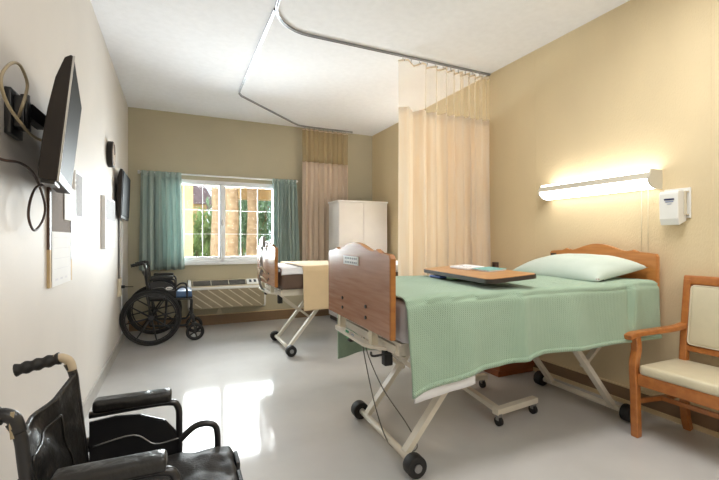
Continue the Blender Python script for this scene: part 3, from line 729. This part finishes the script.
# ------------------------------------------------------------------ wheelchairs
def wheelchair(loc, rz, sc, label, blue):
    t = thing('wheelchair', label, 'wheelchair', loc, rz)
    hw = .215
    S = lambda p: (p[0] * sc, p[1] * sc, p[2] * sc)
    def TB(b, path, r, m=None, **k): return b.tube([S(p) for p in path], r * sc, m, **k)
    zs = .475          # sling height
    for s in (-1, 1):
        wy_ = s * (hw + .075)
        b = B(); b.torus(S((0, wy_, .30)), .283 * sc, .0165 * sc, None, 'Y', 56, 10)
        w = b.build('rear_wheel', M['black_rubber'], t)
        B().torus(S((0, wy_, .30)), .262 * sc, .010 * sc, None, 'Y', 56, 8).build('rim', M['black_metal'], w)
        B().torus(S((0, wy_ + s * .035, .30)), .245 * sc, .0075 * sc, None, 'Y', 56, 8).build('hand_rim', M['black_metal'], w)
        b = B()
        for k in range(8):
            a = 2 * PI * k / 8 + .2
            b.tube([S((.03 * math.cos(a), wy_, .30 + .03 * math.sin(a))), S((.262 * math.cos(a), wy_, .30 + .262 * math.sin(a)))], .008 * sc, None, seg=8, taper=[1.3, .8])
        for k in range(6):
            a = 2 * PI * k / 6
            b.tube([S((.262 * math.cos(a), wy_, .30 + .262 * math.sin(a))), S((.245 * math.cos(a), wy_ + s * .035, .30 + .245 * math.sin(a)))], .004 * sc, None, seg=6)
        b.build('spokes', M['black_metal'], w)
        B().cyl(S((0, wy_ - s * .03, .30)), S((0, wy_ + s * .03, .30)), .035 * sc, None, 20, r2=.025 * sc).build('hub', M['black_metal'], w)
        # side frame
        y = s * hw
        b = B()
        TB(b, spline([(-.075, y, .862), (-.062, y, .83), (-.055, y, .77), (-.03, y, .52), (-.02, y, .30), (-.02, y, .20)], 5), .0125)
        TB(b, [(-.03, y, zs), (.37, y, zs)], .0125)
        TB(b, spline([(.37, y, zs), (.40, y, .46), (.40, y, .40), (.395, y, .28), (.36, y, .20), (.30, y, .18), (-.02, y, .20)], 5), .0125)
        TB(b, [(0, y, .30), (-.02, y, .30)], .016)
        TB(b, [(0, y, .30), (0, s * (hw + .06), .30)], .012)
        b.build('side_frame', M['black_metal'], t)
        # push handle
        P = spline([(-.064, y, .84), (-.072, y, .868), (-.09, y, .880), (-.108, y, .879)], 5)
        ph = TB(B(), P, .0135, M['tape'] if s > 0 and not blue else None).build('push_handle', M['black_metal'], t)
        P = [(-.095 - .105 * k / 22, y, .879 - .022 * k / 22) for k in range(23)]
        TB(B(), P, .018, None, seg=12, taper=[.95 + .12 * math.cos(k * 2 * PI / 5.5) for k in range(23)]).build('grip', M['grip'], ph)
        # armrest
        ar = B().box(-.01 * sc, .21 * sc, (y - .028) * sc, (y + .028) * sc, .705 * sc, .742 * sc, bevel=.014 * sc).build('armrest', M['vinyl'], t)
        b = B(); TB(b, spline([(-.02, y, .695), (.10, y, .70), (.20, y, .70), (.228, y, .68), (.232, y, .62), (.232, y, zs + .02)], 5), .0105); b.build('arm_tube', M['black_metal'], ar)
        sk = B().prism([(p[0] * sc, p[1] * sc) for p in [(-.02, .49), (.235, .49), (.235, .56), (.225, .60), (.19, .645), (.12, .675), (.05, .682), (-.02, .675)]], 'Y', (y - .007) * sc, (y + .007) * sc, bevel=.003).build('skirt_guard', M['black_metal'], ar)
        b = B(); TB(b, spline([(-.01, y - .0085, .60), (.10, y - .0085, .615), (.16, y - .0085, .575), (.23, y - .0085, .58)], 5), .0025, None, seg=6); b.build('guard_trim', M['grey_metal'], ar)
        if blue:
            bd = B().sphere(S((.17, y + s * .0075, .60)), .036 * sc, M['badge'], (1, .12, .5), 20)
            for k in range(4): bd.box((.15 + .012 * k) * sc, (.158 + .012 * k) * sc, (y + s * .0115) * sc, (y + s * .0125) * sc, .596 * sc, .605 * sc, M['ink'])
            bd.build('badge', None, ar)
        # front loop ahead of the arm
        b = B(); TB(b, spline([(.235, y, .570), (.28, y, .606), (.325, y, .608), (.35, y, .580), (.352, y, zs)], 5), .0105); b.build('front_loop', M['black_metal'], t)
        # front caster
        cx = .435; cy_ = s * (hw + .0)
        cs = B().torus(S((cx, cy_, .098)), .080 * sc, .018 * sc, None, 'Y', 28, 8)
        for k in range(5):
            a = 2 * PI * k / 5; cs.tube([S((cx, cy_, .098)), S((cx + .075 * math.cos(a), cy_, .098 + .075 * math.sin(a)))], .008 * sc, None, seg=6)
        cs.cyl(S((cx, cy_ - .018, .098)), S((cx, cy_ + .018, .098)), .02 * sc)
        cst = cs.build('front_caster', M['black_rubber'], t)
        b = B()
        for q in (-.026, .026): TB(b, [(cx, cy_ + q, .098), (cx - .01, cy_ + q, .19)], 0, None, flat=(.018, .006))
        b.box((cx - .03) * sc, (cx + .015) * sc, (cy_ - .03) * sc, (cy_ + .03) * sc, .185 * sc, .205 * sc)
        b.cyl(S((cx - .015, cy_, .20)), S((cx - .025, cy_, .30)), .016 * sc); TB(b, [(cx - .025, cy_, .285), (.38, cy_, .30)], .012)
        b.build('caster_fork', M['black_metal'], cst)
    b = B()
    for s in (-1, 1): TB(b, [(.12, -s * hw, .19), (.14, s * hw, .46)], .0115)
    TB(b, [(0, -hw - .05, .30), (0, hw + .05, .30)], .010)
    b.build('cross_brace', M['black_metal'], t)
    # sling back, sagging between the tubes
    def back(u, v):
        y = -hw + 2 * hw * u; z = .47 + (.835 - .47) * v
        q = 1 - (2 * u - 1) ** 2
        x = -.026 - .03 * smooth(.52, .86, z) - .045 * q * (.4 + .6 * v) + .012 * nz(u * 6, v * 5, 2) * q + .010 * math.sin(9 * u + 6 * v) * q * v
        zz = z - .055 * q * v ** 3 + .0 * u
        return S((x, y, zz))
    bk = B().grid(back, 36, 30).build('backrest', M['vinyl'], t, solid=.010 * sc)
    def stitch(f): 
        p = back(.22 + .56 * f, .80); return (p[0] + .007, p[1], p[2])
    b = B().tube([stitch(k / 20) for k in range(21)], .003, None, seg=6).tube([(q[0] + .0075, q[1], q[2]) for q in [back(.22, .80 - .62 * k / 14) for k in range(15)]], .003, None, seg=6).tube([(q[0] + .0075, q[1], q[2]) for q in [back(.78, .80 - .62 * k / 14) for k in range(15)]], .003, None, seg=6)
    b.build('pocket_seam', M['vinyl'], bk)
    def seat(u, v):
        x = -.02 + .41 * u; y = -hw - .005 + (2 * hw + .01) * v
        q = 1 - (2 * v - 1) ** 4
        return S((x, y, zs + .008 - .018 * q))
    B().grid(seat, 12, 12).build('seat_sling', M['vinyl_seat'], t, solid=.008 * sc)
    def cush(u, v, top=True):
        x = .0 + .40 * u; y = -hw + .012 + (2 * hw - .024) * v
        e = min(u, 1 - u, .5) * .4; f_ = min(v, 1 - v) * .4; q = min(1, min(e, f_) / .03)
        h = .055 * math.sqrt(max(0, 1 - (1 - q) ** 2))
        w = 0 if blue else .012 * nz(x * 14 + y * 9, y * 16 - x * 6, 1) + .006 * math.sin(40 * y + 12 * x + 3 * nz(x * 8, y * 8, 5))
        return S((x + (0 if blue else .01 * nz(y * 16, 3, 1) * u), y, zs + .012 + h + w * q))
    if blue:
        c = B().box(.0, .405 * sc, (-hw + .012) * sc, (hw - .012) * sc, (zs + .012) * sc, (zs + .085) * sc, bevel=.02 * sc).build('seat_cushion', M['blue_cushion'], t)
    else:
        c = B().grid(cush, 60, 60).build('seat_cushion', M['vinyl_seat'], t, solid=.004)
        b = B()
        for k in range(3):
            b.box((.39 + .004 * k) * sc, (.402 + .004 * k) * sc, (-.17 + .12 * k) * sc, (-.09 + .12 * k) * sc, (zs - .01) * sc, (zs + .055) * sc, bevel=.003)
        b.build('front_tab', M['vinyl_seat'], c)
    return t
wheelchair((-.225, 5.15, 0), R(-1), 1.0, 'black wheelchair with blue seat cushion under the window', True)
wc = wheelchair((-.205, 1.155, 0), R(-1), .92, 'black vinyl wheelchair in the left foreground', False)
B().tube([(-.066, -.206, .815), (-.068, -.207, .79), (-.066, -.206, .765)], 0, None, flat=(.006, .004)).build('strap', M['cable_tan'], wc)

# ------------------------------------------------------------------ left wall fittings
# near television on its arm
t = thing('television', 'black television tilted on a wall arm in the left foreground', 'television', (-.40, 2.0, 1.55))
n0 = Vector((-.317, 1.66, 1.765)); n1 = Vector((-.362, 1.66, 1.335)); f0 = Vector((-.415, 2.34, 1.785)); f1 = Vector((-.462, 2.34, 1.355))
ex = (f0 - n0).normalized(); ez = (n0 - n1).normalized(); nx = ez.cross(-ex).normalized()
if nx.x < 0: nx = -nx
W_, H_ = (f0 - n0).length, (n0 - n1).length
TV = Matrix((( ex.x, nx.x, ez.x, n1.x), (ex.y, nx.y, ez.y, n1.y), (ex.z, nx.z, ez.z, n1.z), (0, 0, 0, 1)))
def tvp(b): bmesh.ops.transform(b.bm, matrix=TV, verts=b.bm.verts); bmesh.ops.recalc_face_normals(b.bm, faces=b.bm.faces); return b
b = B().prism([(0, 0), (0, H_), (-.006, H_ + .002), (-.022, H_ - .012), (-.040, H_ * .8), (-.050, H_ * .55), (-.054, H_ * .3), (-.054, .03), (-.05, 0)], 'X', 0, W_)
tvp(b).build('case', M['tv'], t, world=True, bevel=.003)
tvp(B().box(.004, W_ - .004, 0, .004, 0, .035)).build('lower_bezel', M['tv'], t, world=True)
tvp(B().box(.0, .004, .0, .006, 0, H_)).build('bezel_trim', M['silver'], t, world=True)
tvp(B().box(.012, W_ - .012, .0005, .005, .035, H_ - .012)).build('screen', M['tv_screen'], t, world=True)
tvp(B().box(.06, .16, -.058, -.045, .10, .22)).build('vent', M['dark_edge'], t, world=True)
tvp(B().box(.02, .2, -.045, -.006, -.012, .002)).build('port_panel', M['black_metal'], t, world=True)
B().box(XL, XL + .02, 1.75, 1.87, 1.50, 1.66, bevel=.004).build('wall_plate', M['black_metal'], t, world=True)
b = B().box(XL + .02, XL + .05, 1.77, 1.85, 1.53, 1.64, bevel=.004); b.cyl((XL + .045, 1.80, 1.53), (XL + .045, 1.80, 1.65), .014)
b.build('pivot', M['black_metal'], t, world=True)
b = B().tube([(XL + .045, 1.81, 1.60), (-.455, 1.89, 1.575)], 0, None, flat=(.035, .05)); b.sphere((-.452, 1.89, 1.573), .022)
b.build('arm', M['black_metal'], t, world=True)
b = B(); b.tube(spline([(-.505, 1.80, 1.565), (-.46, 1.672, 1.57), (-.46, 1.715, 1.63), (-.46, 1.726, 1.675), (-.46, 1.66, 1.705), (-.46, 1.586, 1.684), (-.46, 1.515, 1.63), (-.46, 1.50, 1.586), (-.46, 1.553, 1.544), (-.46, 1.657, 1.52), (-.46, 1.77, 1.505), (-.44, 1.84, 1.50), (-.412, 1.89, 1.50)], 8), .0048, None, seg=8)
tag(b.build('coax_cable', M['cable_tan']), 'tan cable looped beside the near television', 'cable')
b = B().tube(spline([(-.527, 1.50, 1.40), (-.49, 1.60, 1.385), (-.49, 1.765, 1.403), (-.49, 1.90, 1.39), (-.49, 2.0, 1.34), (-.49, 2.065, 1.27), (-.49, 2.02, 1.208), (-.49, 1.92, 1.172), (-.49, 1.855, 1.22), (-.49, 1.883, 1.292), (-.485, 1.95, 1.345), (-.455, 2.02, 1.36), (-.43, 2.04, 1.36)], 8), .0048, None, seg=8)
tag(b.build('power_cable', M['cable_dark']), 'dark brown cable looped below the near television', 'cable')
# far television
t = thing('television', 'smaller black television on the left wall near the window corner', 'television', (-.47, 4.8, 1.6))
b = B().prism([(-.455, 1.815), (-.475, 1.82), (-.500, 1.74), (-.505, 1.45), (-.492, 1.345), (-.470, 1.345)], 'Y', 4.45, 5.16)
b.build('case', M['tv'], t, world=True, bevel=.004)
b = B().prism([(-.4545, 1.80), (-.449, 1.80), (-.464, 1.375), (-.4695, 1.375)], 'Y', 4.47, 5.14); b.build('screen', M['tv_screen'], t, world=True)
b = B().box(XL, XL + .045, 4.70, 4.90, 1.48, 1.68, bevel=.006); b.build('wall_mount', M['black_metal'], t, world=True)
t = thing('cable_cover', 'narrow cable cover running down the wall below the far television', 'cable cover', (XL, 4.77, .70))
B().box(XL, XL + .016, 4.76, 4.775, .74, 1.48).build('channel', M['cable_grey'], t, world=True)
B().box(XL, XL + .012, 5.02, 5.07, .12, 1.40).build('side_strip', M['trim_white'], t, world=True)
t = thing('wall_outlet', 'wall outlet with a dark plug on the left wall behind the wheelchair', 'outlet', (XL, 4.77, .58))
B().box(XL, XL + .03, 4.72, 4.82, .56, .74, bevel=.004).build('box', M['cream_plastic'], t, world=True)
b = B().box(XL + .03, XL + .06, 4.755, 4.785, .64, .67, bevel=.004); b.tube(spline([(XL + .05, 4.77, .655), (XL + .10, 4.80, .65), (XL + .13, 4.84, .645)], 5), .005, None, seg=6)
b.build('plug', M['black_rubber'], t, world=True)
# clock
t = thing('wall_clock', 'round dark rimmed clock high on the left wall', 'clock', (XL, 4.09, 1.77))
B().cyl((XL, 4.09, 1.88), (XL + .045, 4.09, 1.88), .112, None, 40).build('rim', M['tv'], t, world=True, bevel=.006)
b = B().cyl((XL + .046, 4.09, 1.88), (XL + .0485, 4.09, 1.88), .098, M['clock_dial'], 40)
for k in range(12):
    a = 2 * PI * k / 12; b.box(XL + .0485, XL + .0495, 4.09 + .085 * math.sin(a) - .004, 4.09 + .085 * math.sin(a) + .004, 1.88 + .085 * math.cos(a) - .004, 1.88 + .085 * math.cos(a) + .004, M['ink'])
b.build('dial', None, t, world=True)
b = B().tube([(XL + .051, 4.09, 1.88), (XL + .051, 4.13, 1.92)], .003, None, seg=6).tube([(XL + .053, 4.09, 1.88), (XL + .053, 4.06, 1.96)], .0025, None, seg=6)
b.build('hands', M['black_metal'], t, world=True)
# white board with grey header
t = thing('notice_holder', 'white framed notice with grey header on the left wall', 'notice', (XL, 4.02, 1.07))
B().box(XL, XL + .03, 3.74, 4.30, 1.065, 1.49, bevel=.003).build('frame', M['trim_white'], t, world=True)
B().box(XL + .03, XL + .032, 3.77, 4.27, 1.30, 1.47).build('header', M['paper_grey'], t, world=True)
b = B().box(XL + .03, XL + .032, 3.77, 4.27, 1.085, 1.295, M['paper'])
for k in range(5): b.box(XL + .032, XL + .0325, 3.82, 4.22, 1.265 - .035 * k, 1.27 - .035 * k, M['paper_line'])
b.build('sheet', None, t, world=True)
# bulletin board with papers pinned on it
t = thing('bulletin_board', 'brown framed grey felt bulletin board on the left wall', 'notice board', (XL, 2.5, .90))
b = B()
F = XL + .012
b.box(XL, F, 2.255, 2.28, 1.09, 1.50, M['frame_brown']).box(XL, F, 2.255, 2.28, .915, 1.09, M['frame_tan'])
b.box(XL, F, 2.665, 2.69, 1.03, 1.50, M['frame_brown']).box(XL, F, 2.28, 2.665, 1.475, 1.50, M['frame_brown']).box(XL, F, 2.28, 2.665, .915, .94, M['frame_tan'])
b.box(XL, F, 2.665, 2.69, .915, 1.03, M['frame_tan'])
b.build('frame', None, t, world=True)
B().box(XL, XL + .008, 2.28, 2.665, .94, 1.475).build('felt_panel', M['felt'], t, world=True)
b = B().box(F, F + .002, 2.285, 2.65, .915, 1.175, M['paper'])
for k in range(4): b.box(F + .002, F + .0024, 2.32, 2.62, 1.145 - .05 * k, 1.147 - .05 * k, M['paper_line'])
for k in range(3): b.box(F + .002, F + .0024, 2.34 + .09 * k, 2.39 + .09 * k, .94, .95, M['paper_line'])
tag(b.build('pinned_sheet', None), 'large white sheet hanging from the bottom of the bulletin board', 'paper')
tag(B().box(F, F + .002, 2.52, 2.76, 1.24, 1.42).build('pinned_sheet', M['paper']), 'white sheet overlapping the right edge of the bulletin board', 'paper')
t = thing('wall_notice', 'grey notice panel on the left wall right of the bulletin board', 'notice', (XL, 2.86, 1.27))
B().box(XL, XL + .012, 2.78, 2.97, 1.26, 1.535).build('frame', M['trim_white'], t, world=True)
B().box(XL + .012, XL + .014, 2.795, 2.955, 1.275, 1.52).build('panel', M['paper_grey'], t, world=True)

# ------------------------------------------------------------------ light
def area(name, loc, rot, sx, sy, power, c=(1, 1, 1), spread=180):
    l = bpy.data.lights.new(name, 'AREA'); l.shape = 'RECTANGLE'; l.size = sx; l.size_y = sy; l.energy = power; l.color = c; l.spread = R(spread)
    o = bpy.data.objects.new(name, l); COL.objects.link(o); o.location = loc; o.rotation_euler = rot; return o
area('unseen_fill', (1.6, 1.1, H - .03), (0, 0, 0), 1.2, .6, 25, (1, .985, .96))  # unseen fill added under the ceiling to brighten the bed top
area('unseen_fill', (1.2, -1.2, H - .03), (0, 0, 0), 1.2, 1.2, 34, (1, .985, .96))  # another unseen fill, added behind the camera for the foreground
area('window_daylight', (.585, YB + .12, 1.38), (R(-90), 0, 0), 1.45, 1.05, 150, (.92, .96, 1))
s = bpy.data.lights.new('sun', 'SUN'); s.energy = 1.4; s.angle = R(1); s.color = (1, .95, .86)
o = bpy.data.objects.new('sun', s); COL.objects.link(o); o.rotation_euler = (R(48), 0, R(-65))
w = bpy.data.worlds.new('sky'); SC.world = w; w.use_nodes = True
N = w.node_tree.nodes; L = w.node_tree.links
bg = N['Background']; bg.inputs['Color'].default_value = (.82, .92, 1, 1); bg.inputs['Strength'].default_value = 1.7

# ------------------------------------------------------------------ camera
cam = bpy.data.cameras.new('camera'); co = bpy.data.objects.new('camera', cam); COL.objects.link(co)
cam.sensor_width = 36; cam.lens = 403 * 36 / 719; cam.clip_start = .03
co.location = (0, 0, 1.135); co.rotation_euler = (R(90), 0, -math.atan(184.5 / 403))
SC.camera = co
SC.view_settings.view_transform = 'Standard'; SC.view_settings.look = 'None'
SC.view_settings.exposure = 0.22; SC.view_settings.gamma = 1; SC.view_settings.use_curve_mapping = False
